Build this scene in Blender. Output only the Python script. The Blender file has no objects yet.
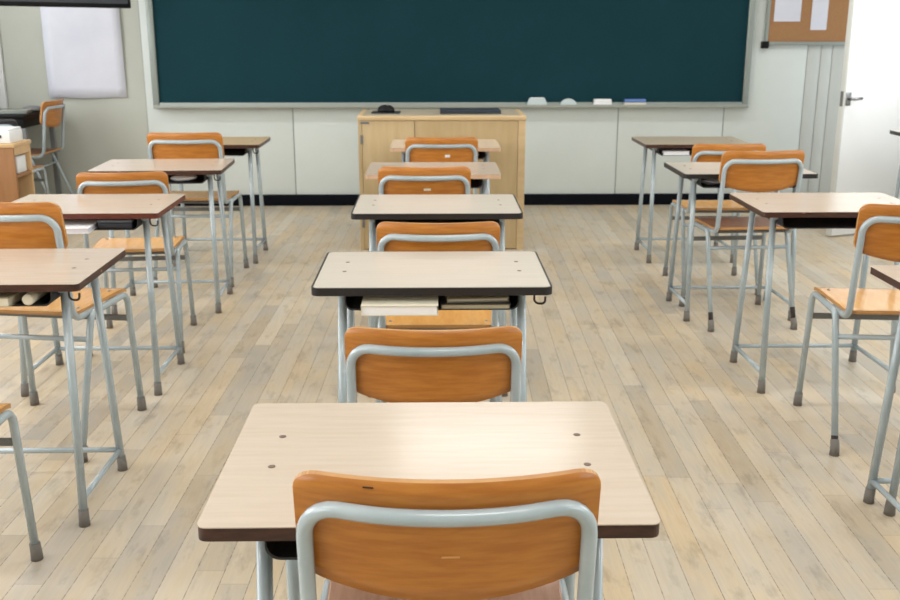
import bpy, bmesh, math, random
from mathutils import Vector, Matrix

C = bpy.context.scene.collection
S = bpy.context.scene
random.seed(7)
PI = math.pi

# ------------------------------------------------------------------ camera
FPX = 984.6
PITCH = math.radians(15.33)
YAW = math.radians(0.95)
CAM_H = 1.404
cam_data = bpy.data.cameras.new('camera')
cam_data.sensor_width = 36.0
cam_data.sensor_fit = 'HORIZONTAL'
cam_data.lens = FPX / 900 * 36.0
cam_data.clip_start = 0.05
cam_data.dof.use_dof = True
cam_data.dof.focus_distance = 1.75
cam_data.dof.aperture_fstop = 11.0
cam = bpy.data.objects.new('camera', cam_data)
C.objects.link(cam)
cam.location = (0, 0, CAM_H)
cam.rotation_euler = (PI / 2 - PITCH, 0, -YAW)
S.camera = cam

# ------------------------------------------------------------------ world, exposure, daylight
w = bpy.data.worlds.new('daylight')
S.world = w
w.use_nodes = True
w.node_tree.nodes['Background'].inputs[0].default_value = (0.86, 0.93, 1.0, 1)
w.node_tree.nodes['Background'].inputs[1].default_value = 1.2
S.view_settings.view_transform = 'Standard'
S.view_settings.look = 'None'
S.view_settings.gamma = 1.0
S.view_settings.use_curve_mapping = False
S.view_settings.exposure = -1.4

def area(name, loc, rot, sx, sy, power, col):
    d = bpy.data.lights.new(name, 'AREA')
    d.shape = 'RECTANGLE'; d.size = sx; d.size_y = sy
    d.energy = power; d.color = col
    o = bpy.data.objects.new(name, d); C.objects.link(o)
    o.location = loc; o.rotation_euler = rot
    return o

XL, XR, YF, YB, ZC = -3.75, 3.72, 8.12, -2.2, 2.85
WIN_L = [(-1.6, 0.4), (0.9, 2.9), (3.4, 5.4), (5.9, 7.5)]      # window openings along the left wall
WIN_R = [(-1.2, 1.2), (1.9, 4.2), (4.7, 6.8)]                              # corridor windows along the right wall, the last added to brighten the door
for a, b in WIN_L:
    area('window_daylight', (XL - 0.16, (a + b) / 2, 1.72), (0, -PI / 2, 0), 1.5, b - a, 80 * (b - a), (0.98, 0.99, 1.0))
for a, b in WIN_R:
    area('corridor_and_door_fill', (XR + 0.16, (a + b) / 2, 1.8), (0, PI / 2, 0), 1.1, b - a, 42 * (b - a), (0.93, 0.97, 1.0))  # daylight from the corridor; the last lamp is added fill for the door leaf
area('doorway_daylight', (XR + 0.5, 7.45, 1.1), (0, PI / 2, 0), 2.0, 0.8, 40, (0.92, 0.97, 1.0))
CEIL_POWER = 34

# ------------------------------------------------------------------ colour and material helpers
def lin(r, g, b):
    f = lambda c: (c / 255 / 12.92) if c / 255 <= 0.04045 else ((c / 255 + 0.055) / 1.055) ** 2.4
    return (f(r), f(g), f(b), 1.0)

def mat(name, col, rough=0.5, metal=0.0, spec=0.5):
    m = bpy.data.materials.new(name); m.use_nodes = True
    b = m.node_tree.nodes['Principled BSDF']
    b.inputs['Base Color'].default_value = col
    b.inputs['Roughness'].default_value = rough
    b.inputs['Metallic'].default_value = metal
    b.inputs['Specular IOR Level'].default_value = spec
    return m

def N(m, t, **kw):
    n = m.node_tree.nodes.new(t)
    for k, v in kw.items():
        if hasattr(n, k): setattr(n, k, v)
        else: n.inputs[k].default_value = v
    return n

def L(m, a, b): m.node_tree.links.new(a, b)

def bsdf(m): return m.node_tree.nodes['Principled BSDF']

def ramp(m, fac, stops):
    r = N(m, 'ShaderNodeValToRGB')
    e = r.color_ramp.elements
    while len(e) < len(stops): e.new(0.5)
    for i, (p, c) in enumerate(stops):
        e[i].position = p; e[i].color = c
    L(m, fac, r.inputs[0])
    return r

def mapped(m, scale=(1, 1, 1), rot=(0, 0, 0), src='Object'):
    tc = N(m, 'ShaderNodeTexCoord'); mp = N(m, 'ShaderNodeMapping')
    mp.inputs['Scale'].default_value = scale; mp.inputs['Rotation'].default_value = rot
    L(m, tc.outputs[src], mp.inputs[0])
    return mp

def mixc(m, fac, a, b, mode='MIX'):
    n = N(m, 'ShaderNodeMix', data_type='RGBA', blend_type=mode)
    for sock, v in ((n.inputs[0], fac), (n.inputs[6], a), (n.inputs[7], b)):
        if hasattr(v, 'is_linked') or hasattr(v, 'links'): L(m, v, sock)
        else: sock.default_value = v
    return n.outputs[2]

def noise(m, vec, scale, detail=4, rough=0.55):
    n = N(m, 'ShaderNodeTexNoise'); n.inputs['Scale'].default_value = scale
    n.inputs['Detail'].default_value = detail; n.inputs['Roughness'].default_value = rough
    L(m, vec, n.inputs['Vector'])
    return n.outputs['Fac']

def grainy(name, c1, c2, scale=(1, 1, 1), nscale=8, rough=0.4, spec=0.5, vary=0.0, spots=None, coat=0.0):
    """two-tone grain; optional variation per object and worn spots"""
    m = mat(name, c1, rough, 0, spec)
    mp = mapped(m, scale)
    f = noise(m, mp.outputs[0], nscale, 5)
    r = ramp(m, f, [(0.36, c1), (0.64, c2)])
    out = r.outputs[0]
    if spots:
        col, thr, ssc = spots
        mp2 = mapped(m)
        f2 = noise(m, mp2.outputs[0], ssc, 3, 0.6)
        r2 = ramp(m, f2, [(thr, (0, 0, 0, 1)), (thr + 0.03, (1, 1, 1, 1))])
        out = mixc(m, r2.outputs[0], out, col)
    if vary:
        oi = N(m, 'ShaderNodeObjectInfo')
        hs = N(m, 'ShaderNodeHueSaturation')
        mr = N(m, 'ShaderNodeMapRange'); mr.inputs[3].default_value = 1 - vary; mr.inputs[4].default_value = 1 + vary
        L(m, oi.outputs['Random'], mr.inputs[0]); L(m, mr.outputs[0], hs.inputs['Value'])
        L(m, out, hs.inputs['Color']); out = hs.outputs[0]
    L(m, out, bsdf(m).inputs['Base Color'])
    if coat:
        bsdf(m).inputs['Coat Weight'].default_value = coat
        bsdf(m).inputs['Coat Roughness'].default_value = 0.15
    return m

M = {}
M['laminate'] = grainy('laminate', lin(199, 183, 166), lin(204, 189, 173), (1.2, 14, 1), 6, 0.2, 0.5)
M['laminate_grey'] = grainy('laminate_grey', lin(202, 193, 180), lin(207, 199, 187), (1.2, 14, 1), 6, 0.28, 0.5)
M['laminate_oak'] = grainy('laminate_oak', lin(176, 152, 118), lin(196, 174, 140), (1.2, 16, 1), 7, 0.35, 0.5)
M['laminate_drab'] = grainy('laminate_drab', lin(158, 146, 126), lin(178, 167, 147), (1.2, 16, 1), 7, 0.35, 0.5)
M['edge_brown'] = grainy('edge_brown', lin(46, 27, 21), lin(74, 43, 33), (3, 3, 20), 6, 0.4, 0.5, spots=(lin(150, 112, 90), 0.64, 26))
M['edge_red'] = grainy('edge_red', lin(82, 36, 28), lin(104, 48, 37), (3, 3, 20), 6, 0.4, 0.5, spots=(lin(170, 120, 100), 0.66, 26))
M['edge_black'] = mat('edge_black', lin(30, 28, 30), 0.4)
M['edge_pale'] = grainy('edge_pale', lin(196, 160, 130), lin(210, 178, 150), (4, 4, 20), 5, 0.5)
M['steel'] = grainy('steel', lin(160, 174, 180), lin(174, 187, 193), (1, 1, 1), 9, 0.24, 0.7, vary=0.06, spots=(lin(60, 56, 52), 0.76, 30), coat=0.5)
M['steel_dark'] = mat('steel_dark', lin(112, 114, 114), 0.45)
M['rubber'] = mat('rubber', lin(116, 111, 105), 0.7)
M['tray'] = mat('tray', lin(34, 36, 40), 0.5)
M['hook'] = mat('hook', lin(70, 62, 56), 0.35, 0.8)
M['ply'] = grainy('ply', lin(177, 108, 40), lin(195, 127, 52), (3, 3, 22), 4, 0.3, 0.5, vary=0.08)
M['ply_seat'] = grainy('ply_seat', lin(206, 152, 84), lin(220, 167, 98), (14, 2.5, 2.5), 3, 0.17, 0.5, vary=0.06)
M['ply_edge'] = grainy('ply_edge', lin(204, 158, 100), lin(168, 112, 58), (1, 1, 90), 6, 0.5)
M['ply_rose'] = grainy('ply_rose', lin(178, 132, 106), lin(192, 148, 122), (18, 2.5, 2.5), 4, 0.15, 0.5)
M['ply_old'] = grainy('ply_old', lin(142, 112, 76), lin(160, 130, 92), (18, 2.5, 2.5), 4, 0.35, 0.5)
M['ply_brown'] = grainy('ply_brown', lin(136, 84, 54), lin(156, 100, 68), (18, 2.5, 2.5), 4, 0.3, 0.5)
M['ply_dark'] = mat('ply_dark', lin(40, 40, 44), 0.5)
M['screw'] = mat('screw', lin(150, 146, 140), 0.3, 0.9)
M['mark'] = mat('mark', lin(118, 98, 86), 0.5)
M['scuff'] = mat('scuff', lin(46, 36, 32), 0.7)
M['scratch'] = mat('scratch', lin(222, 164, 100), 0.6)
M['board'] = grainy('board', lin(20, 55, 63), lin(22, 58, 66), (1, 1, 1), 2, 0.75, 0.1)
M['alu'] = mat('alu', lin(152, 160, 155), 0.4, 0.25)
M['alu_warm'] = mat('alu_warm', lin(154, 157, 148), 0.5, 0.1)
M['wall'] = grainy('wall', lin(184, 187, 178), lin(188, 191, 182), (1, 1, 1), 2, 0.7, 0.3)
M['panel'] = grainy('panel', lin(212, 219, 216), lin(216, 223, 220), (1, 1, 1), 2, 0.5, 0.4)
M['panel_grey'] = grainy('panel_grey', lin(196, 201, 197), lin(201, 206, 202), (1, 1, 1), 2, 0.5, 0.4)
M['seam'] = mat('seam', lin(150, 156, 152), 0.6)
M['skirting'] = mat('skirting', lin(12, 14, 21), 0.8, 0, 0.1)
M['ceiling'] = mat('ceiling', lin(236, 236, 232), 0.8)
M['white'] = mat('white', lin(240, 241, 242), 0.4)
M['door_white'] = mat('door_white', lin(246, 247, 249), 0.35)
M['door_edge'] = mat('door_edge', lin(214, 216, 212), 0.5)
M['paper'] = grainy('paper', lin(212, 214, 226), lin(220, 222, 232), (1, 1, 1), 3, 0.7, 0.2)
M['paper_bright'] = mat('paper_bright', lin(236, 238, 240), 0.7)
M['cork'] = grainy('cork', lin(156, 115, 78), lin(168, 127, 90), (1, 1, 1), 140, 0.85, 0.2)
M['black'] = mat('black', lin(11, 11, 13), 0.5, 0, 0.25)
M['charcoal'] = mat('charcoal', lin(44, 48, 54), 0.45)
M['podium'] = grainy('podium', lin(188, 163, 121), lin(196, 172, 131), (9, 9, 1.2), 3, 0.4, 0.45)
M['podium_light'] = grainy('podium_light', lin(202, 174, 132), lin(210, 184, 142), (1.2, 9, 9), 3, 0.4, 0.45)
M['podium_top'] = mat('podium_top', lin(176, 166, 146), 0.4)
M['cabinet_wood'] = grainy('cabinet_wood', lin(152, 106, 66), lin(162, 116, 75), (8, 8, 1.2), 3, 0.45, 0.45)
M['cabinet_light'] = grainy('cabinet_light', lin(206, 170, 124), lin(214, 180, 134), (8, 8, 1.2), 3, 0.45, 0.45)
M['shade_wood'] = mat('shade_wood', lin(132, 104, 68), 0.6)
M['blue'] = mat('blue', lin(96, 128, 190), 0.7)
M['felt'] = mat('felt', lin(200, 212, 214), 0.85)
M['navy'] = mat('navy', lin(40, 48, 60), 0.5)
M['slate'] = mat('slate', lin(104, 118, 132), 0.5)
M['cream'] = mat('cream', lin(222, 216, 196), 0.6)
M['khaki'] = mat('khaki', lin(176, 168, 140), 0.6)
M['chrome'] = mat('chrome', lin(150, 150, 152), 0.25, 0.9)
M['winframe'] = mat('winframe', lin(226, 228, 228), 0.4)
g = bpy.data.materials.new('window_glass'); g.use_nodes = True
nt = g.node_tree; nt.nodes.clear()
o_ = nt.nodes.new('ShaderNodeOutputMaterial'); mx = nt.nodes.new('ShaderNodeMixShader'); tr = nt.nodes.new('ShaderNodeBsdfTransparent'); gl = nt.nodes.new('ShaderNodeBsdfGlossy')
mx.inputs[0].default_value = 0.06; gl.inputs['Roughness'].default_value = 0.05
nt.links.new(tr.outputs[0], mx.inputs[1]); nt.links.new(gl.outputs[0], mx.inputs[2]); nt.links.new(mx.outputs[0], o_.inputs[0])
M['glass'] = g
m = mat('lamp_glow', (1, 1, 1, 1), 0.5)
bsdf(m).inputs['Emission Color'].default_value = (1, 0.98, 0.95, 1); bsdf(m).inputs['Emission Strength'].default_value = 7.0
M['glow'] = m

# floor: short boards running towards the chalkboard
def floor_material():
    m = mat('board_floor', lin(206, 190, 168), 0.42, 0, 0.4)
    def op(o, a, b=None):
        n = N(m, 'ShaderNodeMath', operation=o)
        for i, v in enumerate((a, b)):
            if v is None: continue
            if hasattr(v, 'links'): L(m, v, n.inputs[i])
            else: n.inputs[i].default_value = v
        return n.outputs[0]
    base = mapped(m, rot=(0, 0, math.radians(1.2)))
    sp = N(m, 'ShaderNodeSeparateXYZ'); L(m, base.outputs[0], sp.inputs[0])
    WID, LEN = 0.077, 0.86
    u = op('DIVIDE', sp.outputs[0], WID); row = op('FLOOR', u); fu = op('SUBTRACT', u, row)
    w1 = N(m, 'ShaderNodeTexWhiteNoise', noise_dimensions='1D'); L(m, row, w1.inputs['W'])
    v = op('ADD', op('DIVIDE', sp.outputs[1], LEN), op('MULTIPLY', w1.outputs['Value'], 7.0)); pid = op('FLOOR', v); fv = op('SUBTRACT', v, pid)
    cb = N(m, 'ShaderNodeCombineXYZ'); L(m, row, cb.inputs[0]); L(m, pid, cb.inputs[1])
    w2 = N(m, 'ShaderNodeTexWhiteNoise', noise_dimensions='2D'); L(m, cb.outputs[0], w2.inputs['Vector'])
    du = op('MULTIPLY', op('MINIMUM', fu, op('SUBTRACT', 1.0, fu)), WID)
    dv = op('MULTIPLY', op('MINIMUM', fv, op('SUBTRACT', 1.0, fv)), LEN)
    tone = ramp(m, w2.outputs['Value'], [(0.0, lin(168, 156, 138)), (0.25, lin(190, 177, 157)), (0.55, lin(203, 189, 167)), (0.8, lin(202, 180, 146)), (1.0, lin(211, 202, 185))])
    gr = noise(m, mapped(m, (30, 1.8, 1), (0, 0, math.radians(1.2))).outputs[0], 3.0, 6, 0.7)
    grain = ramp(m, gr, [(0.3, (0.85, 0.84, 0.82, 1)), (0.7, (1.06, 1.06, 1.06, 1))])
    c = mixc(m, 1.0, tone.outputs[0], grain.outputs[0], 'MULTIPLY')
    st = noise(m, mapped(m, (4.5, 1.3, 1)).outputs[0], 1.6, 5, 0.62)
    wear = ramp(m, st, [(0.30, lin(178, 176, 172)), (0.44, lin(195, 187, 174)), (0.58, lin(207, 188, 157)), (0.74, lin(188, 160, 126))])
    c = mixc(m, 0.42, c, wear.outputs[0])
    dk = noise(m, mapped(m, (7, 2.2, 1)).outputs[0], 2.3, 4, 0.65)
    dirt = ramp(m, dk, [(0.30, (0.74, 0.73, 0.72, 1)), (0.46, (1, 1, 1, 1))])
    c = mixc(m, 1.0, c, dirt.outputs[0], 'MULTIPLY')
    dots = noise(m, mapped(m, (9, 34, 1)).outputs[0], 2.0, 2)
    gap = ramp(m, dots, [(0.40, lin(168, 152, 132)), (0.6, lin(80, 68, 56))])
    lg = op('SUBTRACT', 1.0, op('MINIMUM', 1.0, op('DIVIDE', du, 0.0019)))
    c = mixc(m, lg, c, gap.outputs[0])
    eg = op('MULTIPLY', op('SUBTRACT', 1.0, op('MINIMUM', 1.0, op('DIVIDE', dv, 0.0018))), 0.6)
    c = mixc(m, eg, c, lin(140, 124, 106))
    L(m, c, bsdf(m).inputs['Base Color'])
    rr = ramp(m, st, [(0.3, (0.30, 0.30, 0.30, 1)), (0.7, (0.42, 0.42, 0.42, 1))])
    L(m, rr.outputs[0], bsdf(m).inputs['Roughness'])
    bp = N(m, 'ShaderNodeBump'); bp.invert = True; bp.inputs['Strength'].default_value = 0.2; bp.inputs['Distance'].default_value = 0.002
    L(m, lg, bp.inputs['Height']); L(m, bp.outputs[0], bsdf(m).inputs['Normal'])
    return m
M['floor'] = floor_material()

# ------------------------------------------------------------------ mesh helpers
class MB:
    """collects shapes into one mesh"""
    def __init__(self): self.v = []; self.f = []; self.s = []; self.rim = set()
    def add(self, verts, faces, smooth=False):
        n = len(self.v); self.v += [tuple(p) for p in verts]
        self.f += [tuple(i + n for i in fc) for fc in faces]; self.s += [smooth] * len(faces)
        return self
    def box(self, x0, x1, y0, y1, z0, z1, bev=0.0, seg=2):
        bm = bmesh.new()
        vs = [bm.verts.new((x, y, z)) for x in (x0, x1) for y in (y0, y1) for z in (z0, z1)]
        for q in ((0, 1, 3, 2), (4, 6, 7, 5), (0, 4, 5, 1), (2, 3, 7, 6), (0, 2, 6, 4), (1, 5, 7, 3)):
            bm.faces.new([vs[i] for i in q])
        if bev > 0:
            bmesh.ops.bevel(bm, geom=bm.edges[:], offset=bev, segments=seg, affect='EDGES', profile=0.5)
        bmesh.ops.recalc_face_normals(bm, faces=bm.faces[:])
        bm.verts.index_update()
        self.add([v.co[:] for v in bm.verts], [[v.index for v in f.verts] for f in bm.faces], bev > 0)
        bm.free(); return self
    def tube(self, pts, r, seg=10, caps=True, r_end=None):
        pts = [Vector(p) for p in pts]; n = len(pts)
        tg = []
        for i in range(n):
            a = pts[max(i - 1, 0)]; b = pts[min(i + 1, n - 1)]
            tg.append((b - a).normalized())
        up = Vector((0, 0, 1)) if abs(tg[0].z) < 0.9 else Vector((1, 0, 0))
        nrm = (up - tg[0] * up.dot(tg[0])).normalized()
        vs = []
        for i in range(n):
            if i: nrm = (nrm - tg[i] * nrm.dot(tg[i])).normalized()
            bn = tg[i].cross(nrm)
            rad = r if r_end is None else r + (r_end - r) * i / (n - 1)
            for k in range(seg):
                a = 2 * PI * k / seg
                vs.append(pts[i] + (nrm * math.cos(a) + bn * math.sin(a)) * rad)
        fs = []
        for i in range(n - 1):
            for k in range(seg):
                k2 = (k + 1) % seg
                fs.append((i * seg + k, i * seg + k2, (i + 1) * seg + k2, (i + 1) * seg + k))
        self.add(vs, fs, True)
        if caps:
            m = len(self.v) - len(vs)
            self.f.append(tuple(m + k for k in reversed(range(seg)))); self.s.append(False)
            self.f.append(tuple(m + (n - 1) * seg + k for k in range(seg))); self.s.append(False)
        return self
    def lathe(self, prof, seg=20, cx=0, cy=0):
        vs = []; fs = []
        for r, z in prof:
            for k in range(seg):
                a = 2 * PI * k / seg
                vs.append((cx + r * math.cos(a), cy + r * math.sin(a), z))
        for i in range(len(prof) - 1):
            for k in range(seg):
                k2 = (k + 1) % seg
                fs.append((i * seg + k, i * seg + k2, (i + 1) * seg + k2, (i + 1) * seg + k))
        fs.append(tuple(reversed(range(seg)))); fs.append(tuple((len(prof) - 1) * seg + k for k in range(seg)))
        return self.add(vs, fs, True)
    def prism(self, outline, z0, z1):
        n = len(outline)
        vs = [(x, y, z0) for x, y in outline] + [(x, y, z1) for x, y in outline]
        fs = [tuple(reversed(range(n))), tuple(range(n, 2 * n))] + [(i, (i + 1) % n, n + (i + 1) % n, n + i) for i in range(n)]
        return self.add(vs, fs)
    def ring(self, outer, inner, z0, z1):
        n = len(outer)
        vs = [(x, y, z0) for x, y in outer] + [(x, y, z1) for x, y in outer] + [(x, y, z0) for x, y in inner] + [(x, y, z1) for x, y in inner]
        fs = []
        for i in range(n):
            j = (i + 1) % n
            fs += [(i, j, n + j, n + i), (2 * n + j, 2 * n + i, 3 * n + i, 3 * n + j), (n + i, n + j, 3 * n + j, 3 * n + i), (j, i, 2 * n + i, 2 * n + j)]
        return self.add(vs, fs)
    def slab(self, top, bot, nu, nv, smooth=True):
        """closed sheet from two matching grids of points"""
        vs = list(top) + list(bot); o = nu * nv; fs = []
        for i in range(nu - 1):
            for j in range(nv - 1):
                a = i * nv + j
                fs.append((a, a + nv, a + nv + 1, a + 1)); fs.append((o + a, o + a + 1, o + a + nv + 1, o + a + nv))
        n0 = len(fs)
        for i in range(nu - 1):
            a = i * nv; b = a + nv
            fs.append((a, o + a, o + b, b)); a += nv - 1; b += nv - 1; fs.append((a, b, o + b, o + a))
        for j in range(nv - 1):
            fs.append((j, j + 1, o + j + 1, o + j)); a = (nu - 1) * nv + j; fs.append((a, o + a, o + a + 1, a + 1))
        n = len(self.v)
        self.add(vs, fs, smooth)
        for k in range(n0, len(fs)): self.s[len(self.s) - len(fs) + k] = False; self.rim.add(len(self.s) - len(fs) + k)
        return n0, len(fs)
    def build(self, name, m, parent=None, loc=None, rim=None):
        me = bpy.data.meshes.new(name)
        me.from_pydata(self.v, [], self.f); me.update()
        bm = bmesh.new(); bm.from_mesh(me)
        bmesh.ops.remove_doubles(bm, verts=bm.verts, dist=1e-6)
        bmesh.ops.recalc_face_normals(bm, faces=bm.faces[:]); bm.to_mesh(me); bm.free()
        sm = self.s
        if len(me.polygons) == len(sm): me.polygons.foreach_set('use_smooth', sm)
        me.materials.append(m)
        if rim and len(me.polygons) == len(sm):
            me.materials.append(rim)
            for k in self.rim: me.polygons[k].material_index = 1
        o = bpy.data.objects.new(name, me); C.objects.link(o)
        if parent: o.parent = parent
        if loc: o.location = loc
        return o

def fillet(pts, rad, n=7):
    pts = [Vector(p) for p in pts]; out = [pts[0]]
    if not isinstance(rad, (list, tuple)): rad = [rad] * (len(pts) - 2)
    for i in range(1, len(pts) - 1):
        p = pts[i]; a = (pts[i - 1] - p); b = (pts[i + 1] - p)
        la, lb = a.length, b.length; a.normalize(); b.normalize()
        ang = a.angle(b)
        t = min(rad[i - 1] / math.tan(ang / 2), la * 0.49, lb * 0.49); r = t * math.tan(ang / 2)
        c = p + (a + b).normalized() * (r / math.sin(ang / 2))
        p0 = p + a * t - c; p1 = p + b * t - c
        th = p0.angle(p1)
        if th < 1e-3: out.append(p); continue
        for k in range(n + 1):
            out.append(c + (p0 * math.sin((1 - k / n) * th) + p1 * math.sin(k / n * th)) / math.sin(th))
    out.append(pts[-1]); return out

def rrect(x0, x1, y0, y1, r, n=6):
    pts = []
    for cx, cy, a0 in ((x1 - r, y1 - r, 0), (x0 + r, y1 - r, PI / 2), (x0 + r, y0 + r, PI), (x1 - r, y0 + r, 1.5 * PI)):
        for k in range(n + 1):
            a = a0 + PI / 2 * k / n; pts.append((cx + r * math.cos(a), cy + r * math.sin(a)))
    return pts

def tag(o, label=None, cat=None, group=None, kind=None):
    for k, v in (('label', label), ('category', cat), ('group', group), ('kind', kind)):
        if v: o[k] = v
    return o

def thing(name, label, cat, loc=(0, 0, 0), rz=0.0, group=None):
    o = bpy.data.objects.new(name, None); C.objects.link(o)
    o.empty_display_size = 0.1
    o.location = loc; o.rotation_euler = (0, 0, rz)
    return tag(o, label, cat, group)

KIDS = {}
def kids(o): return [c for c in bpy.data.objects if c.parent == o]
def copy_tree(o, parent=None):
    c = o.copy(); C.objects.link(c); c.parent = parent
    for ch in kids(o): copy_tree(ch, c)
    return c
def repaint(root, table):
    """give named parts of one copy their own material without touching shared mesh data"""
    for ch in kids(root):
        st = ch.name.split('.')[0]
        if st in table:
            ch.material_slots[0].link = 'OBJECT'; ch.material_slots[0].material = table[st]
            if table[st] == M['ply_dark']: ch.material_slots[1].link = 'OBJECT'; ch.material_slots[1].material = table[st]
        repaint(ch, table)

def struct(mb, name, m):
    return tag(mb.build(name, m), kind='structure')

def ray(px, py, Y):
    """where the line of sight through a point of the photo meets the upright plane at distance Y"""
    xc = (px - 450) / FPX; yc = (300 - py) / FPX
    d = Vector((xc, math.cos(PITCH) + yc * math.sin(PITCH), -math.sin(PITCH) + yc * math.cos(PITCH)))
    c, s = math.cos(-YAW), math.sin(-YAW)
    d = Vector((c * d.x - s * d.y, s * d.x + c * d.y, d.z))
    t = Y / d.y
    return d.x * t, CAM_H + d.z * t

# ------------------------------------------------------------------ the room
T = 0.12
struct(MB().box(XL - T, XR + T, YB - T, YF + T, -0.1, 0), 'floor', M['floor'])
struct(MB().box(XL - T, XR + T, YB - T, YF + T, ZC, ZC + 0.1), 'ceiling', M['ceiling'])
struct(MB().box(XL - T, XR + T, YF, YF + T, 0, ZC), 'wall_front', M['wall'])
struct(MB().box(XL - T, XR + T, YB - T, YB, 0, ZC), 'wall_back', M['wall'])
WZ0, WZ1 = 0.95, 2.5
def holed_wall(name, x0, x1, holes, z0, z1, m, door=None):
    mb = MB()
    ys = [YB]
    for a, b in holes: ys += [a, b]
    ends = ys + [YF]
    for i in range(0, len(ends) - 1, 2): mb.box(x0, x1, ends[i], ends[i + 1], 0, ZC) if not door or not (ends[i] < door[0] < ends[i + 1]) else (mb.box(x0, x1, ends[i], door[0], 0, ZC), mb.box(x0, x1, door[1], ends[i + 1], 0, ZC), mb.box(x0, x1, door[0], door[1], 2.05, ZC))
    for a, b in holes:
        mb.box(x0, x1, a, b, 0, z0); mb.box(x0, x1, a, b, z1, ZC)
    return struct(mb, name, m)
holed_wall('wall_left', XL - T, XL, WIN_L, WZ0, WZ1, M['wall'])
DOOR = (7.1, 8.0)
holed_wall('wall_right', XR, XR + T, WIN_R, 1.2, 2.4, M['panel'], DOOR)
wn = 1
for x, holes, z0, z1 in ((XL - T / 2, WIN_L, WZ0, WZ1), (XR + T / 2, WIN_R, 1.2, 2.4)):  # the last right-hand window is the added one lighting the door
    for a, b in holes:
        mb = MB(); f = 0.05
        mb.box(x - .03, x + .03, a, a + f, z0, z1).box(x - .03, x + .03, b - f, b, z0, z1)
        mb.box(x - .03, x + .03, a + f, b - f, z0, z0 + f).box(x - .03, x + .03, a + f, b - f, z1 - f, z1)
        mb.box(x - .025, x + .025, (a + b) / 2 - .025, (a + b) / 2 + .025, z0 + f, z1 - f)
        wo = struct(mb, 'window_%d' % wn, M['winframe']); wn += 1
        MB().box(x - .004, x + .004, a + f, b - f, z0 + f, z1 - f).build('pane', M['glass'], wo)

# pale panelling on the front wall under and beside the chalkboard, dark skirting below
xa, _ = ray(150, 150, YF)
seams_px = [295, 370, 616, 720]
edges = [xa] + [ray(p, 160, YF)[0] for p in seams_px] + [ray(800, 130, YF)[0]]
tn = 1
SK_Z = ray(450, 194, YF)[1]
for i in range(len(edges) - 1):
    struct(MB().box(edges[i] + .004, edges[i + 1] - .004, YF - .012, YF, SK_Z, 2.6, 0.003), 'trim_%d' % tn, M['panel'] if i < 4 else M['panel']); tn += 1
struct(MB().box(edges[0] - .002, edges[-1], YF - .005, YF, SK_Z, 2.59), 'trim_%d' % tn, M['seam']); tn += 1
xg = [edges[-1], ray(813, 130, YF)[0], ray(824, 130, YF)[0], XR]
for i, d in ((0, .012), (1, .016), (2, .02)):
    struct(MB().box(xg[i] + .001, xg[i + 1] - .001, YF - d, YF, SK_Z, 2.6, 0.004), 'trim_%d' % tn, M['panel_grey']); tn += 1
struct(MB().box(XL, XR, YF - .03, YF, 0, SK_Z, 0.004), 'baseboard_front', M['skirting'])
struct(MB().box(XL, XL + .02, YB, YF - .03, 0, .09, 0.003), 'baseboard_left', M['skirting'])
struct(MB().box(XR - .02, XR, YB, DOOR[0] - .06, 0, .09, 0.003), 'baseboard_right', M['skirting'])
# pale window post at the front end of the left wall
xw, _ = ray(2.5, 60, YF - .01)
struct(MB().box(xw - .06, xw, YF - .03, YF, 0.74, 2.6, 0.006), 'trim_%d' % tn, M['winframe']); tn += 1

# open door on the right wall: hinge at the near jamb
fx, fz = ray(838.5, 130, 6.75)
hinge = Vector((XR - .03, 7.12, 0)); free = Vector((fx, 6.75, 0))
ang = math.atan2(free.y - hinge.y, free.x - hinge.x)
wd = (free - hinge).length
door = tag(bpy.data.objects.new('door_1', None), kind='structure'); C.objects.link(door)
door.location = hinge; door.rotation_euler = (0, 0, ang)      # leaf runs along local +x from the hinge; the room side is local +y
th = .042
mb = MB(); mb.box(0, wd - .012, -th / 2, th / 2, .012, 1.17).box(0, wd - .012, -th / 2, th / 2, 1.95, 2.03)
mb.box(0, .12, -th / 2, th / 2, 1.17, 1.95).box(wd - .07, wd - .012, -th / 2, th / 2, 1.17, 1.95)
mb.build('door_leaf', M['door_white'], door)
MB().box(.12, wd - .07, -.012, .012, 1.17, 1.95).build('door_panel', M['white'], door)
MB().box(wd - .012, wd, -th / 2 - .002, th / 2 + .002, .012, 2.03, .002).build('edge_strip', M['door_edge'], door)
hz = 0.955
mb = MB().box(wd - .055, wd - .015, th / 2, th / 2 + .008, hz - .045, hz + .045, .003)
hd = mb.build('lock_plate', M['chrome'], door)
MB().tube(fillet([(wd - .035, th / 2 + .006, hz), (wd - .035, th / 2 + .055, hz), (wd - .105, th / 2 + .055, hz + .004)], .015), .010, 10).build('door_handle', M['chrome'], door)
MB().box(wd, wd + .003, -.012, .012, hz - .05, hz + .05).build('latch_plate', M['steel_dark'], door)
mb = MB()
for y in (DOOR[0] - .06, DOOR[1]): mb.box(XR - .015, XR + T + .015, y, y + .06, 0, 2.1)
mb.box(XR - .015, XR + T + .015, DOOR[0] - .06, DOOR[1] + .06, 2.05, 2.11)
struct(mb, 'trim_%d' % tn, M['door_edge']); tn += 1

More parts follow.
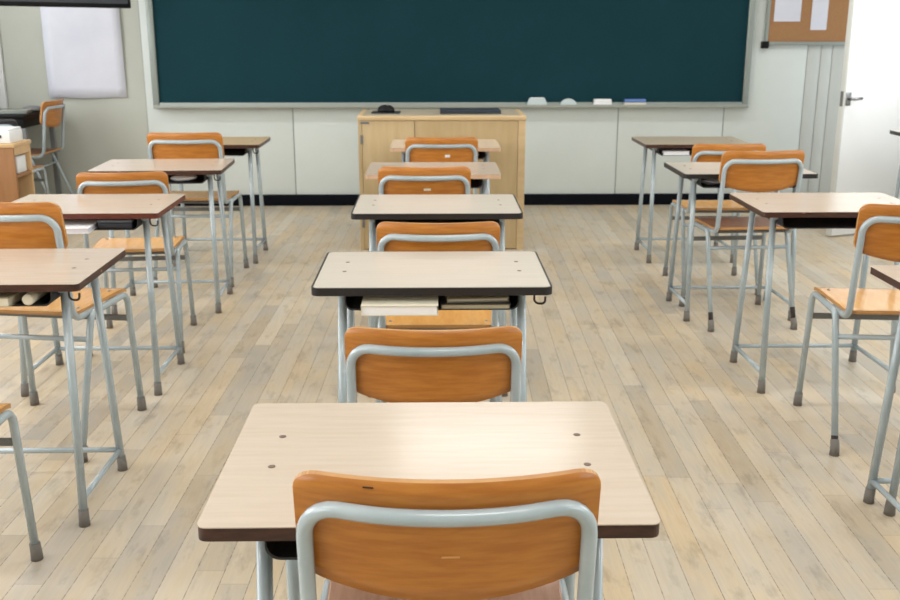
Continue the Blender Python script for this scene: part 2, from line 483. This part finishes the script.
# ------------------------------------------------------------------ ceiling lights
k = 0
for y in (0.6, 3.4, 6.1):
    for x in (-2.3, 0.35, 2.6):
        where = {0.6: 'rear', 3.4: 'middle', 6.1: 'front'}[y] + ' row, ' + {-2.3: 'window side', 0.35: 'over the aisle', 2.6: 'door side'}[x]
        t = thing('ceiling_light', 'long white ceiling light, ' + where, 'ceiling light', (x, y, ZC), 0, 'ceiling lights')
        MB().box(-.62, .62, -.16, .16, -.07, -.001, .01).build('housing', M['white'], t)
        MB().box(-.59, .59, -.13, .13, -.078, -.071).build('diffuser', M['glow'], t)
        area('ceiling_lamp', (x, y, ZC - .085), (0, 0, 0), 1.18, .26, CEIL_POWER, (1.0, 0.985, 0.965))

# ------------------------------------------------------------------ chalkboard
yb = YF - .05
bx0, bz0 = ray(153, 108.5, yb - .02); bx1, _ = ray(748.5, 108.5, yb - .02)
BH = 1.32
t = thing('chalkboard', 'wide dark green chalkboard in a silver frame on the front wall', 'chalkboard', ((bx0 + bx1) / 2, YF - .012, bz0))
hw = (bx1 - bx0) / 2
MB().box(-hw + .045, hw - .045, -.03, 0, .03, BH - .04).build('writing_surface', M['board'], t)
mb = MB(); mb.box(-hw, -hw + .05, -.05, 0, 0, BH, .008).box(hw - .05, hw, -.05, 0, 0, BH, .008)
mb.box(-hw + .05, hw - .05, -.05, 0, BH - .05, BH, .008).box(-hw + .05, hw - .05, -.05, 0, 0, .045, .008)
mb.build('frame', M['alu'], t)
mb = MB(); mb.box(-hw + .02, hw - .02, -.115, -.05, .006, .018, .003).box(-hw + .02, hw - .02, -.119, -.111, .006, .03, .003)
mb.build('chalk_tray', M['alu_warm'], t)
tray_y = t.location.y - .083; tray_z = bz0 + .018

def eraser(px, w_, kind, label):
    x, _ = ray(px, 101, tray_y)
    t = thing('board_eraser', label, 'board eraser', (x, tray_y, tray_z + .0005), 0, 'erasers on the chalk tray')
    if kind == 'wedge':
        o = [(-w_ / 2, 0), (w_ / 2, 0), (w_ / 2 * .72, .062), (-w_ / 2 * .72, .062)]
        mb = MB(); vs = [(x, y, z) for y in (-.022, .022) for x, z in o]
        mb.add(vs, [(0, 1, 2, 3), (7, 6, 5, 4), (0, 4, 5, 1), (1, 5, 6, 2), (2, 6, 7, 3), (3, 7, 4, 0)]); mb.build('felt_body', M['felt'], t)
        MB().box(-w_ * .3, w_ * .3, -.012, .012, .062, .067, .002).build('grip', M['white'], t)
    elif kind == 'dome':
        n = 12; mb = MB(); o = [(w_ / 2 * math.cos(PI * k / n), .058 * math.sin(PI * k / n)) for k in range(n + 1)]
        vs = [(x, y, z) for y in (-.022, .022) for x, z in o]; m_ = n + 1
        mb.add(vs, [tuple(range(m_)), tuple(reversed(range(m_, 2 * m_)))] + [(i, m_ + i, m_ + (i + 1) % m_, (i + 1) % m_) for i in range(m_)])
        mb.build('felt_body', M['felt'], t)
    else:
        MB().box(-w_ / 2, w_ / 2, -.022, .022, 0, .026, .003).build('felt_pad', M['cream' if kind == 'blue' else 'white'], t)
        MB().box(-w_ / 2 + .002, w_ / 2 - .002, -.021, .021, .026, .054, .005).build('grip', M['blue' if kind == 'blue' else 'white'], t)
eraser(537, .17, 'wedge', 'pale grey wedge shaped eraser on the chalk tray')
eraser(568.5, .135, 'dome', 'pale grey round topped eraser on the chalk tray')
eraser(602.5, .145, 'box', 'white box shaped eraser on the chalk tray')
eraser(635, .175, 'blue', 'blue topped eraser on the chalk tray, the one nearest the door')

# ------------------------------------------------------------------ noticeboard with papers
ny = YF - .03
nx0, nz0 = ray(765, 44.5, ny)
NW, NH = XR - .2 - nx0, .9
t = thing('noticeboard', 'brown cork noticeboard on the front wall beside the open door', 'noticeboard', (nx0, ny, nz0))
MB().box(.012, NW, -.02, 0, .02, NH).build('cork_panel', M['cork'], t)
mb = MB(); mb.box(-.012, .012, -.03, 0, -.005, NH, .004).box(.012, NW, -.03, 0, -.005, .022, .004).box(.012, NW, -.03, 0, NH - .02, NH, .004).box(NW, NW + .02, -.03, 0, -.005, NH, .004)
mb.build('frame', M['alu'], t)
MB().box(-.035, .02, -.042, .004, -.03, .025, .006).build('corner_cap', M['black'], t)
def sheet(px0, px1, pyb, h_, label):
    a, z = ray(px0, pyb, ny - .02); b, _ = ray(px1, pyb, ny - .02)
    o = MB().box(-(b - a) / 2, (b - a) / 2, -.003, 0, 0, h_).build('paper_sheet', M['paper'], loc=((a + b) / 2, ny - .0205, z))
    tag(o, label, 'paper', 'papers pinned to the noticeboard')
sheet(773.5, 800, 21.5, .42, 'wider white paper pinned to the cork noticeboard, nearer the chalkboard')
sheet(810, 826, 30, .46, 'narrow white paper strip pinned to the cork noticeboard, nearer the door')

# ------------------------------------------------------------------ hanging paper and screen in the left corner
px0, pzb = ray(50, 98, YF - .01); px1, _ = ray(127, 98, YF - .01)
nu, nv = 9, 14; tp = []; bt = []
for i in range(nu):
    for j in range(nv):
        u = i / (nu - 1); v = j / (nv - 1)
        yy = -.012 - .008 * math.sin(u * 5 + v * 4) * (1 - v) - .006 * (1 - v)
        zz = v * 1.15 + (.004 * math.sin(u * 9) if j == 0 else 0)
        tp.append(((u - .5) * (px1 - px0), yy, zz)); bt.append(((u - .5) * (px1 - px0), yy + .002, zz))
mb = MB(); mb.slab(tp, bt, nu, nv)
tag(mb.build('wall_poster', M['paper'], loc=((px0 + px1) / 2, YF - .002, pzb)), 'large blank white sheet hung on the wall left of the chalkboard', 'poster')
sx, sz = ray(126, 8.5, 7.55)
t = thing('wall_screen', 'black flat screen mounted high in the left front corner', 'screen', (sx - .32, 7.1, sz), math.radians(52))
MB().box(-.56, .56, -.03, .03, 0, .66, .008).build('casing', M['black'], t)
MB().box(-.53, .53, -.034, -.030, .03, .63).build('display', M['charcoal'], t)
ps = Vector((sx - .32, 7.1)); ca, sa = math.cos(math.radians(52)), math.sin(math.radians(52))
MB().box(-.05, .05, .03, .62, .28, .34, .005).build('wall_bracket', M['black'], t)

# ------------------------------------------------------------------ podium
PY = 6.38
ax, az = ray(357, 116, PY); bx, _ = ray(526.5, 116, PY)
PW = bx - ax; PZ = az; PD = .56
t = thing('podium', 'large pale wooden podium in the middle in front of the chalkboard', 'podium', ((ax + bx) / 2, PY, 0))
hw = PW / 2
MB().box(-hw + .004, -hw + .028, .006, PD, 0, PZ - .03).build('side_panel', M['podium'], t)
MB().box(hw - .05, hw - .004, .006, PD, 0, PZ - .03).build('side_panel', M['podium_light'], t)
MB().box(-hw + .028, hw - .05, PD - .02, PD, .04, PZ - .03).build('back_panel', M['podium'], t)
dx = ray(415, 160, PY)[0] - t.location.x
MB().box(dx + .002, hw - .052, .009, .03, .006, PZ - .032).build('front_panel', M['podium'], t)
d = MB().box(-hw + .03, dx - .002, .007, .028, .006, PZ - .032, .002).build('door', M['podium'], t)
for z in (.18, PZ - .15): MB().box(-hw + .018, -hw + .034, .000, .0068, z - .03, z + .03, .002).build('hinge', M['steel_dark'], d)
MB().box(-hw + .02, -hw + .075, .001, .0068, PZ - .05, PZ - .037, .002).build('lock', M['steel_dark'], d)
MB().box(-hw + .03, hw - .052, .031, PD - .021, .005, .03).build('floor_panel', M['podium'], t)
mb = MB(); mb.box(-hw, hw, 0, .03, PZ - .03, PZ, .004).box(-hw, -hw + .03, .03, PD + .01, PZ - .03, PZ, .004).box(hw - .03, hw, .03, PD + .01, PZ - .03, PZ, .004)
mb.build('top_rim', M['podium_light'], t)
MB().box(-hw + .03, hw - .03, .03, PD + .01, PZ - .028, PZ - .003).build('top', M['podium_top'], t)
pt = PZ - .0028
cx, _ = ray(386, 110, PY + .3)
pad = MB().prism(rrect(-.095, .095, -.10, .10, .015), 0, .004).build('mouse_pad', M['charcoal'], loc=(cx, PY + .3, pt))
tag(pad, 'small dark pad lying on the podium top at its left end', 'mouse pad')
t = thing('computer_mouse', 'black rounded mouse on the dark pad on the podium', 'mouse', (cx, PY + .3, pt + .0045))
prof = [(.055, 0), (.057, .012), (.05, .03), (.034, .042), (.012, .047), (.001, .048)]
MB().lathe(prof, 20).build('shell', M['black'], t)
MB().tube([(.012, -.034, .043), (.012, -.022, .05), (.012, -.008, .047)], .006, 8).build('wheel', M['steel_dark'], t)
cx2, _ = ray(470, 109, PY + .28)
t = thing('laptop', 'thin dark closed laptop lying flat on the podium top', 'laptop', (cx2, PY + .3, pt + .0005))
MB().box(-.2, .2, -.13, .13, 0, .012, .003).build('base', M['charcoal'], t)
MB().box(-.2, .2, -.13, .13, .013, .021, .003).build('lid', M['navy'], t)

# ------------------------------------------------------------------ student desk
DW, DD, DH = .65, .455, .739
TRAY = .05
def make_desk(moulded):
    root = thing('school_desk', 'x', 'desk')
    hw = DW / 2
    if moulded:      # dark rubber moulding standing round the laminate
        MB().prism(rrect(-hw + .006, hw - .006, .006, DD - .006, .016), DH - .020, DH).build('tabletop', M['laminate_grey'], root)
        MB().ring(rrect(-hw, hw, 0, DD, .022), rrect(-hw + .0062, hw - .0062, .0062, DD - .0062, .0158), DH - .022, DH - .0006).build('edge_band', M['edge_black'], root)
    else:            # laminate sheet running out to the board's edge, bare wood edge below
        MB().prism(rrect(-hw, hw, 0, DD, .014), DH - .0018, DH).build('tabletop', M['laminate'], root)
        MB().ring(rrect(-hw + .0005, hw - .0005, .0005, DD - .0005, .014), rrect(-hw + .03, hw - .03, .03, DD - .03, .005), DH - .022, DH - .0019).build('edge_band', M['edge_brown'], root)
        MB().prism(rrect(-hw + .031, hw - .031, .031, DD - .031, .005), DH - .020, DH - .0025).build('board_core', M['edge_pale'], root)
    zt = DH - .022
    for s in (-1, 1):
        xl = s * (hw - .076); xf = s * (hw - .062)
        fy, by = .028, DD - .047
        tn_, tb = .105, DD - .105
        for y0, y1 in ((fy, tn_), (by, tb)):
            lg = MB().tube([(xf, y0, .014), (xl, y1, zt - .012)], .0125, 12).build('leg', M['steel'], root)
            z1 = .05; q = (z1 - .014) / (zt - .026)
            MB().tube([(xf, y0, .0), (xf, y0, .02), (xf + (xl - xf) * q, y0 + (y1 - y0) * q, z1)], .0165, 12, r_end=.01455).build('foot_cap', M['rubber'], lg)
        MB().tube([(xl, .075, zt - .012), (xl, DD - .075, zt - .012)], .0115, 10).build('top_rail', M['steel'], root)
        z = .082; q = .1
        MB().tube([(xf, fy + (tn_ - fy) * q, z), (xf, by + (tb - by) * q, z - .008)], .009, 10).build('side_bar', M['steel'], root)
    MB().tube([(-hw + .064, by + (tb - by) * .1, .074), (hw - .064, by + (tb - by) * .1, .074)], .009, 10).build('rear_bar', M['steel'], root)
    x = hw - .088; mb = MB()
    z0 = zt - TRAY
    n = 6
    prof = [(-x, zt - .004)] + [(-x + .022 - .022 * math.cos(PI / 2 * k / n), z0 + .022 - .022 * math.sin(PI / 2 * k / n)) for k in range(n + 1)]
    prof += [(-p[0], p[1]) for p in reversed(prof)]
    m_ = len(prof); vs = [(px, y, pz) for y in (.035, .36) for px, pz in prof] + [(px * .99, y, pz + .004) for y in (.035, .36) for px, pz in prof]
    fs = []
    for i in range(m_ - 1):
        fs += [(i, i + 1, m_ + i + 1, m_ + i), (2 * m_ + i + 1, 2 * m_ + i, 3 * m_ + i, 3 * m_ + i + 1), (i, 2 * m_ + i, 2 * m_ + i + 1, i + 1)]
    fs.append(tuple(range(m_, 2 * m_)))
    mb.add(vs, fs); mb.build('book_tray', M['tray'], root)
    MB().tube(fillet([(hw - .045, .05, zt + .001), (hw - .045, .05, zt - .036), (hw - .016, .046, zt - .036), (hw - .015, .046, zt - .016)], .013), .0032, 8).build('bag_hook', M['hook'], root)
    for s in (-1, 1):
        for y in (.19, .305):
            mb = MB(); mb.lathe([(.006, DH - .0005), (.006, DH + .0006), (.0008, DH + .0007)], 10, s * .25, y); mb.build('screw_head', M['mark'], root)
    return root

# ------------------------------------------------------------------ student chair
def make_chair():
    root = thing('school_chair', 'x', 'chair')
    # seat
    nu, nv = 17, 17; tp = []; bt = []
    hw, y0, y1, rc = .20, -.185, .215, .038
    for i in range(nu):
        u = -1 + 2 * i / (nu - 1); u = math.sin(u * PI / 2)
        for j in range(nv):
            v = -1 + 2 * j / (nv - 1); v = math.sin(v * PI / 2)
            yy = (y0 + y1) / 2 + v * (y1 - y0) / 2
            e = max(0, abs(v) * (y1 - y0) / 2 - ((y1 - y0) / 2 - rc)) / rc
            half = hw - rc * (1 - math.sqrt(max(0, 1 - e * e))) - (.012 if v > 0 else .0) * max(0, -v)
            half -= .015 * (1 - v) / 2
            xx = u * half
            z = .472 - .006 * (1 - u * u) * (1 - v * v)
            if yy > .13: z -= .018 * ((yy - .13) / .085) ** 2
            if yy < -.12: z += .010 * ((-.12 - yy) / .065) ** 2
            tp.append((xx, yy, z)); bt.append((xx, yy, z - .012))
    mb = MB(); mb.slab(tp, bt, nu, nv); st = mb.build('seat', M['ply_seat'], root, rim=M['ply_edge'])
    for s in (-1, 1):
        for y in (-.10, .12):
            MB().lathe([(.006, .4705), (.006, .4735), (.001, .475)], 10, s * .165, y).build('rivet', M['screw'], st)
    # backrest
    nu, nv = 33, 9; tp = []; bt = []
    hw, zt, hgt, r = .2, .840, .157, .034
    for i in range(nu):
        u = math.sin((-1 + 2 * i / (nu - 1)) * PI / 2)
        e = max(0, abs(u) * hw - (hw - r)) / r; cut = r * (1 - math.sqrt(max(0, 1 - e * e)))
        e2 = max(0, abs(u) * hw - (hw - .03)) / .03; cut2 = .03 * (1 - math.sqrt(max(0, 1 - e2 * e2)))
        top = zt - cut * .8; low = zt - hgt - .034 * (1 - u * u) + cut2
        for j in range(nv):
            v = j / (nv - 1); z = low + (top - low) * v
            y = -.215 + .042 * u * u - (z - .67) * .19
            tp.append((u * hw, y, z)); bt.append((u * hw, y - .011, z))
    mb = MB(); mb.slab(tp, bt, nu, nv); mb.build('backrest', M['ply'], root, rim=M['ply_edge'])
    # back frame: an upside-down U behind the backrest, bent under the seat
    def yb(z, u): return -.215 + .042 * u * u - (z - .67) * .19 - .0235
    tz = .793; xx = .187
    arch = [(-.187, -.03, .452), (-.187, -.175, .452), (-.187, yb(tz, 1), tz)]
    for k in range(2, 7):
        u = -1 + k / 4; arch.append((u * .187, yb(tz, u) , tz))
    arch += [(.187, yb(tz, 1), tz), (.187, -.175, .452), (.187, -.03, .452)]
    rad = [.05, .062] + [.3] * 5 + [.062, .05]
    MB().tube(fillet(arch, rad, 6), .0112, 12).build('back_frame', M['steel'], root)
    # side frames
    for s in (-1, 1):
        f = [(s * .209, -.25, .016), (s * .200, -.085, .448), (s * .200, .180, .448), (s * .209, .204, .016)]
        cut = fillet(f, .04, 7)
        sf = MB().tube(cut, .0112, 12).build('side_frame', M['steel'], root)
        for (a, b) in ((f[0], f[1]), (f[3], f[2])):
            a = Vector(a); b = Vector(b); a0 = Vector((a.x, a.y, 0)); q = a + (b - a) * (.034 / (b.z - a.z))
            MB().tube([a0, a + Vector((0, 0, .006)), q], .0165, 12, r_end=.0145).build('foot_cap', M['rubber'], sf)
    MB().tube([(-.199, -.115, .37), (.199, -.115, .37)], .009, 10).build('stretcher', M['steel'], root)
    MB().box(-.199, .199, .182, .190, .345, .367, .002).build('stretcher', M['steel_dark'], root)
    MB().box(-.19, .19, .135, .155, .436, .448, .002).build('seat_support', M['steel_dark'], root)
    MB().box(-.19, .19, -.115, -.095, .440, .452, .002).build('seat_support', M['steel_dark'], root)
    return root

R = math.radians
# desks: key, x, y of the near edge, yaw, scale, colours, label
DESKS = [
 ('C0', -.008, 1.238, 0, (1, 1.035, 1), 'laminate', 'edge_brown', 'nearest desk of the middle row, beige top with chipped brown edge'),
 ('C1', -.006, 2.549, 0, 1, 'laminate_grey', 'edge_black', 'second desk of the middle row, black edged, with books in its tray'),
 ('C2', .012, 3.652, 0, 1, 'laminate_grey', 'edge_black', 'third desk of the middle row, black edged with an empty tray'),
 ('C3', -.002, 4.694, 0, 1, 'laminate', 'edge_pale', 'fourth desk of the middle row, beige top with pale worn edge'),
 ('C4', .07, 5.80, 0, 1, 'laminate', 'edge_pale', 'middle row desk standing right against the wooden podium'),
 ('L0', -1.293, 2.604, 0.6, 1, 'laminate', 'edge_brown', 'nearest desk of the left row, cut off by the left picture edge'),
 ('L1', -1.366, 3.682, 0.4, 1, 'laminate', 'edge_red', 'second desk of the left row, red-brown edge, papers and dark box in tray'),
 ('L2', -1.372, 4.853, 2.5, 1, 'laminate', 'edge_brown', 'third desk of the left row, beige top with pale bundle in tray'),
 ('L3', -1.377, 5.984, 0, 1, 'laminate_oak', 'edge_brown', 'farthest desk of the left row, oak brown top, near the front wall'),
 ('R0', 1.60, 2.335, 0, 1, 'laminate', 'edge_brown', 'nearest desk of the right row, only a corner and leg in view'),
 ('R1', 1.574, 3.667, 0, 1, 'laminate', 'edge_brown', 'second desk of the right row, pinkish top with brown edge and dark tray'),
 ('R2', 1.525, 4.68, 0, 1, 'laminate_grey', 'edge_black', 'third desk of the right row, black edged, crumpled bag in its tray'),
 ('R3', 1.605, 5.951, 0, 1, 'laminate_drab', 'edge_brown', 'farthest desk of the right row, drab brown top, near the front wall'),
 ('S', 3.31, 6.02, 0, (1, 1, 1.045), 'laminate_grey', 'edge_black', 'tall desk in front of the white door at the right picture edge'),
]
protos = {}; DK = {}
for key, x, y, yaw, sc, top, edge, lab in DESKS:
    v = edge == 'edge_black'
    if v not in protos: protos[v] = make_desk(v); DK[key] = protos[v]
    else: DK[key] = copy_tree(protos[v])
for key, x, y, yaw, sc, top, edge, lab in DESKS:
    o = DK[key]; o.location = (x, y, 0); o.rotation_euler = (0, 0, R(yaw)); o.scale = sc if isinstance(sc, tuple) else (sc, sc, sc)
    tag(o, lab, 'desk', 'school desks in rows')
    repaint(o, {'tabletop': M[top], 'edge_band': M[edge]})
    if key in ('C0', 'C2', 'C3', 'C4', 'R0', 'R1', 'R2', 'R3', 'S'):                       # these show no hook on their side
        for ch in kids(o):
            if ch.name.startswith('bag_hook'): bpy.data.objects.remove(ch)
# chairs
CHAIRS = [
 ('C0', .016, 1.405, 0, (1.02, 1.02, 1.012), 'ply_rose', 'nearest orange plywood chair, its back in front of the nearest middle desk'),
 ('C1', -.002, 2.20, 0, (.947, .947, .953), 'ply_seat', 'orange plywood chair between the first and second middle row desks'),
 ('C2', .014, 3.27, 0, .98, 'ply_seat', 'orange plywood chair between the second and third middle row desks'),
 ('C3', -.040, 4.45, 0, 1, 'ply_seat', 'orange plywood chair between the third and fourth middle row desks'),
 ('C4', .044, 5.65, 0, 1, 'ply_seat', 'orange plywood chair at the desk against the podium'),
 ('L0', -1.305, 2.24, 0, 1, 'ply_seat', 'chair at the lower left picture edge, only its seat corner and leg in view'),
 ('L1', -1.368, 3.37, -8, 1.045, 'ply_seat', 'orange plywood chair behind the nearest left row desk, at the left picture edge'),
 ('L2', -1.366, 4.46, 6, (.96, .96, .972), 'ply_seat', 'orange plywood chair between the second and third left row desks'),
 ('L3', -1.365, 5.68, 0, 1.03, 'ply_old', 'chair with worn brown seat at the farthest left row desk'),
 ('R0', 1.575, 2.46, 0, 1, 'ply_seat', 'chair pushed under the nearest right row desk, one foot in view'),
 ('R1', 1.605, 3.33, -5, 1.03, 'ply_seat', 'orange plywood chair with shiny pale seat at the right picture edge'),
 ('R2', 1.525, 4.79, 4, (.99, .99, 1.03), 'ply_brown', 'turned orange chair with brown seat at the black edged right row desk'),
 ('R3', 1.575, 5.45, 0, .98, 'ply_seat', 'chair with pale tube back between the third and farthest right row desks'),
 ('W', -3.13, 7.70, 90, 1.06, 'ply_brown', 'orange chair standing sideways at the black table in the left corner'),
 ('X', -3.03, 7.03, 0, .98, 'ply_brown', 'chair with grey tube and dark back behind the low wooden cabinet'),
]
proto_c = make_chair(); CK = {}
for i, c in enumerate(CHAIRS): CK[c[0]] = proto_c if i == 0 else copy_tree(proto_c)
for key, x, y, yaw, sc, seat, lab in CHAIRS:
    o = CK[key]; o.location = (x, y, 0); o.rotation_euler = (0, 0, R(yaw)); o.scale = sc if isinstance(sc, tuple) else (sc, sc, sc)
    tag(o, lab, 'chair', 'plywood school chairs')
    t_ = {'seat': M[seat]}
    if key == 'X': t_['backrest'] = M['ply_dark']
    repaint(o, t_)

# ------------------------------------------------------------------ what lies in the book trays
TZ = DH - .022 - TRAY + .0046
def book(x, y, w_, d_, h_, rz, cover, pages, label, name='book'):
    t = thing(name, label, 'book', (x, y, TZ), R(rz), 'things in the book trays')
    c = .002
    mb = MB(); mb.box(-w_ / 2, w_ / 2, -d_ / 2, d_ / 2, 0, c).box(-w_ / 2, w_ / 2, -d_ / 2, d_ / 2, h_ - c, h_).box(-w_ / 2, -w_ / 2 + c, -d_ / 2, d_ / 2, c, h_ - c)
    mb.build('cover', M[cover], t)
    MB().box(-w_ / 2 + c + .0002, w_ / 2 - .004, -d_ / 2 + .004, d_ / 2 - .004, c + .0002, h_ - c - .0002).build('pages', M[pages], t)
    return t
def wad(x, y, r, sx, sy, sz, m, label, name, cat, seed):
    random.seed(seed)
    bm = bmesh.new(); bmesh.ops.create_icosphere(bm, subdivisions=3, radius=1)
    dirs = [(Vector((random.gauss(0, 1), random.gauss(0, 1), random.gauss(0, 1))).normalized(), random.uniform(-.28, .22), random.uniform(4, 11)) for _ in range(26)]
    for v in bm.verts:
        n_ = v.co.normalized(); k_ = 1 + sum(a * math.exp(-b * (1 - n_.dot(d))) for d, a, b in dirs)
        v.co = Vector((n_.x * k_ * sx, n_.y * k_ * sy, n_.z * k_ * sz)) * r
    zmin = min(v.co.z for v in bm.verts)
    for v in bm.verts: v.co.z -= zmin
    bm.verts.index_update()
    mb = MB().add([v.co[:] for v in bm.verts], [[v.index for v in f.verts] for f in bm.faces]); bm.free()
    return tag(mb.build(name, M[m], loc=(x, y, TZ)), label, cat, 'things in the book trays')
book(-.092, 2.65, .205, .27, .028, 0, 'cream', 'paper_bright', 'pale thick book sticking out of the second middle desk tray')
book(.113, 2.69, .19, .24, .016, 0, 'charcoal', 'khaki', 'dark thin book in the second middle desk tray')
t = book(.113, 2.69, .17, .2, .010, 4, 'khaki', 'cream', 'grey-green notebook on the dark book in the second middle desk tray', 'notebook'); t.location.z = TZ + .0165
book(-1.255, 2.735, .19, .23, .026, -2, 'khaki', 'cream', 'khaki book in the tray of the nearest left row desk')
t = tag(MB().lathe([(.012, 0), (.016, .001), (.016, .239), (.012, .24)], 16).build('paper_roll', M['cream'], loc=(-1.118, 2.63, TZ + .0165)), 'rolled pale paper in the tray of the nearest left row desk', 'paper roll', 'things in the book trays')
t.rotation_euler = (-PI / 2, 0, 0)
book(-1.395, 3.755, .2, .26, .020, 3, 'paper_bright', 'paper', 'white papers sticking out of the second left row desk tray', 'paper_bundle')
t = thing('pencil_box', 'dark flat box in the second left row desk tray beside white papers', 'box', (-1.218, 3.77, TZ), 0, 'things in the book trays')
MB().box(-.065, .065, -.05, .05, 0, .024, .004).build('base', M['navy'], t); MB().box(-.066, .066, -.051, .051, .0242, .034, .003).build('lid', M['slate'], t)
wad(-1.25, 4.96, .04, 1.7, 1.4, .42, 'paper_bright', 'crumpled pale bundle in the third left row desk tray', 'paper_bundle', 'paper', 3)
wad(1.365, 4.79, .034, 1.5, 1.4, .5, 'paper', 'crumpled white bag in the black edged right row desk tray', 'plastic_bag', 'bag', 5)
book(1.475, 6.07, .16, .2, .024, 0, 'paper', 'paper_bright', 'pale lilac book in the tray of the farthest right row desk')
wad(.245, 5.90, .027, 1, 1.2, .7, 'paper_bright', 'small white wad in the tray of the desk against the podium', 'paper_wad', 'paper', 9)

# ------------------------------------------------------------------ left front corner: table, cabinet and what stands on them
t = thing('work_table', 'black topped table in the left front corner', 'table', (-3.36, 7.42, 0))
MB().box(-.34, .34, 0, .6, .772, .80, .004).build('tabletop', M['black'], t)
MB().box(-.32, .32, .02, .58, .70, .771, .003).build('apron', M['black'], t)
for x in (-.315, .315):
    for y in (.025, .575):
        MB().box(x - .018, x + .018, y - .018, y + .018, 0, .699, .003).build('leg', M['steel_dark'], t)
xk, _ = ray(15, 113, 7.6)
t = thing('notebook', 'flat grey notebook on the black corner table', 'notebook', (xk, 7.58, .8005), R(8))
MB().box(-.11, .11, -.08, .08, 0, .018, .003).build('pages', M['alu'], t); MB().box(-.113, .113, -.083, .083, .0182, .023, .002).build('cover', M['alu_warm'], t)
xk, _ = ray(30, 111, 7.7)
o = MB()
o.lathe([(.02, 0), (.082, .004), (.09, .018), (.07, .034), (.03, .042), (.004, .043)], 20)
o = o.build('pouch', M['steel_dark'], loc=(xk, 7.76, .8005)); o.scale = (1, .7, 1)
tag(o, 'dark grey rounded pouch on the black corner table next to the chair', 'pouch')
CX, CY, CZ = ray(13, 150, 6.2)[0], 6.2, ray(10, 144, 6.2)[1]
t = thing('low_cabinet', 'low brown wooden cabinet with open side shelf at the left picture edge', 'cabinet', (CX, CY, 0))
MB().box(-.62, 0, 0, .018, .03, CZ - .025, .002).build('front_panel', M['cabinet_wood'], t)
MB().box(-.62, 0, .252, .27, .03, CZ - .025, .002).build('back_panel', M['cabinet_light'], t)
MB().box(-.62, -.6, .0182, .2518, .03, CZ - .025).build('side_panel', M['cabinet_light'], t)
MB().box(-.62, .008, -.006, .276, CZ - .024, CZ, .003).build('top', M['cabinet_light'], t)
MB().box(-.598, -.002, .0184, .2516, CZ - .075, CZ - .026).build('top_rail', M['cabinet_light'], t)
MB().box(-.598, -.002, .0184, .2516, CZ - .215, CZ - .195).build('shelf', M['cabinet_wood'], t)
MB().box(-.598, -.002, .0184, .2516, .03, .06).build('bottom_shelf', M['cabinet_wood'], t)
MB().box(-.30, -.28, .0186, .2514, .0602, CZ - .2152).build('divider', M['shade_wood'], t)
MB().box(-.6, -.02, .02, .25, 0, .029).build('plinth', M['charcoal'], t)
o = MB().box(-.16, 0, -.07, .07, 0, .105, .006).build('paper_stack', M['paper_bright'], loc=(CX - .012, CY + .14, CZ - .1948))
tag(o, 'white paper pile inside the open side shelf of the low cabinet', 'paper')
t = thing('white_box', 'white box with dark slot on top of the low wooden cabinet', 'box', (CX - .02, CY + .02, CZ + .0003))
MB().box(-.34, 0, 0, .2, 0, .075, .006).build('box_body', M['white'], t)
MB().box(-.335, -.004, .004, .196, .0752, .088, .004).build('lid', M['white'], t)
MB().box(-.14, -.05, -.003, .0, .034, .052, .001).build('slot', M['black'], t)

# ------------------------------------------------------------------ marks on the nearest chair and stickers
def on_back(key, x, z, w_, h_, name, m, dy=0.0):
    u = x / .2; y = -.215 + .042 * u * u - (z - .67) * .19 - .0113 - dy
    o = MB().box(-w_ / 2, w_ / 2, -.0005, .0006, -h_ / 2, h_ / 2).build(name, M[m], CK[key], (x, y, z)); o.rotation_euler = (math.atan(.19), 0, math.atan(2 * .042 * u / .2))
    return o
on_back('C0', .004, .724, .024, .003, 'scratch', 'scratch')
on_back('C0', -.10, .829, .014, .002, 'scratch', 'scuff')
on_back('C3', .012, .742, .030, .010, 'sticker', 'cream')
on_back('C4', .032, .738, .028, .014, 'sticker', 'paper_bright')

# worn paint: a bare streak on the nearest chair's tube, bare bands above the feet of two chairs on the right
MB().tube([(-.018, -.2623, .7935), (-.008, -.2625, .7935), (.014, -.2625, .7935), (.026, -.2623, .7935)], .0019, 6).build('paint_chip', M['scuff'], CK['C0'])
def band(key, sx, z0, z1):
    p = lambda z: (sx * (.209 - .009 * (z - .016) / .432), -.25 + .165 * (z - .016) / .432, z)
    MB().tube([p(z0), p((z0 + z1) / 2), p(z1)], .0117, 12).build('paint_chip', M['scuff'], CK[key])
band('R2', -1, .036, .085); band('R2', 1, .036, .10); band('R1', -1, .036, .062)
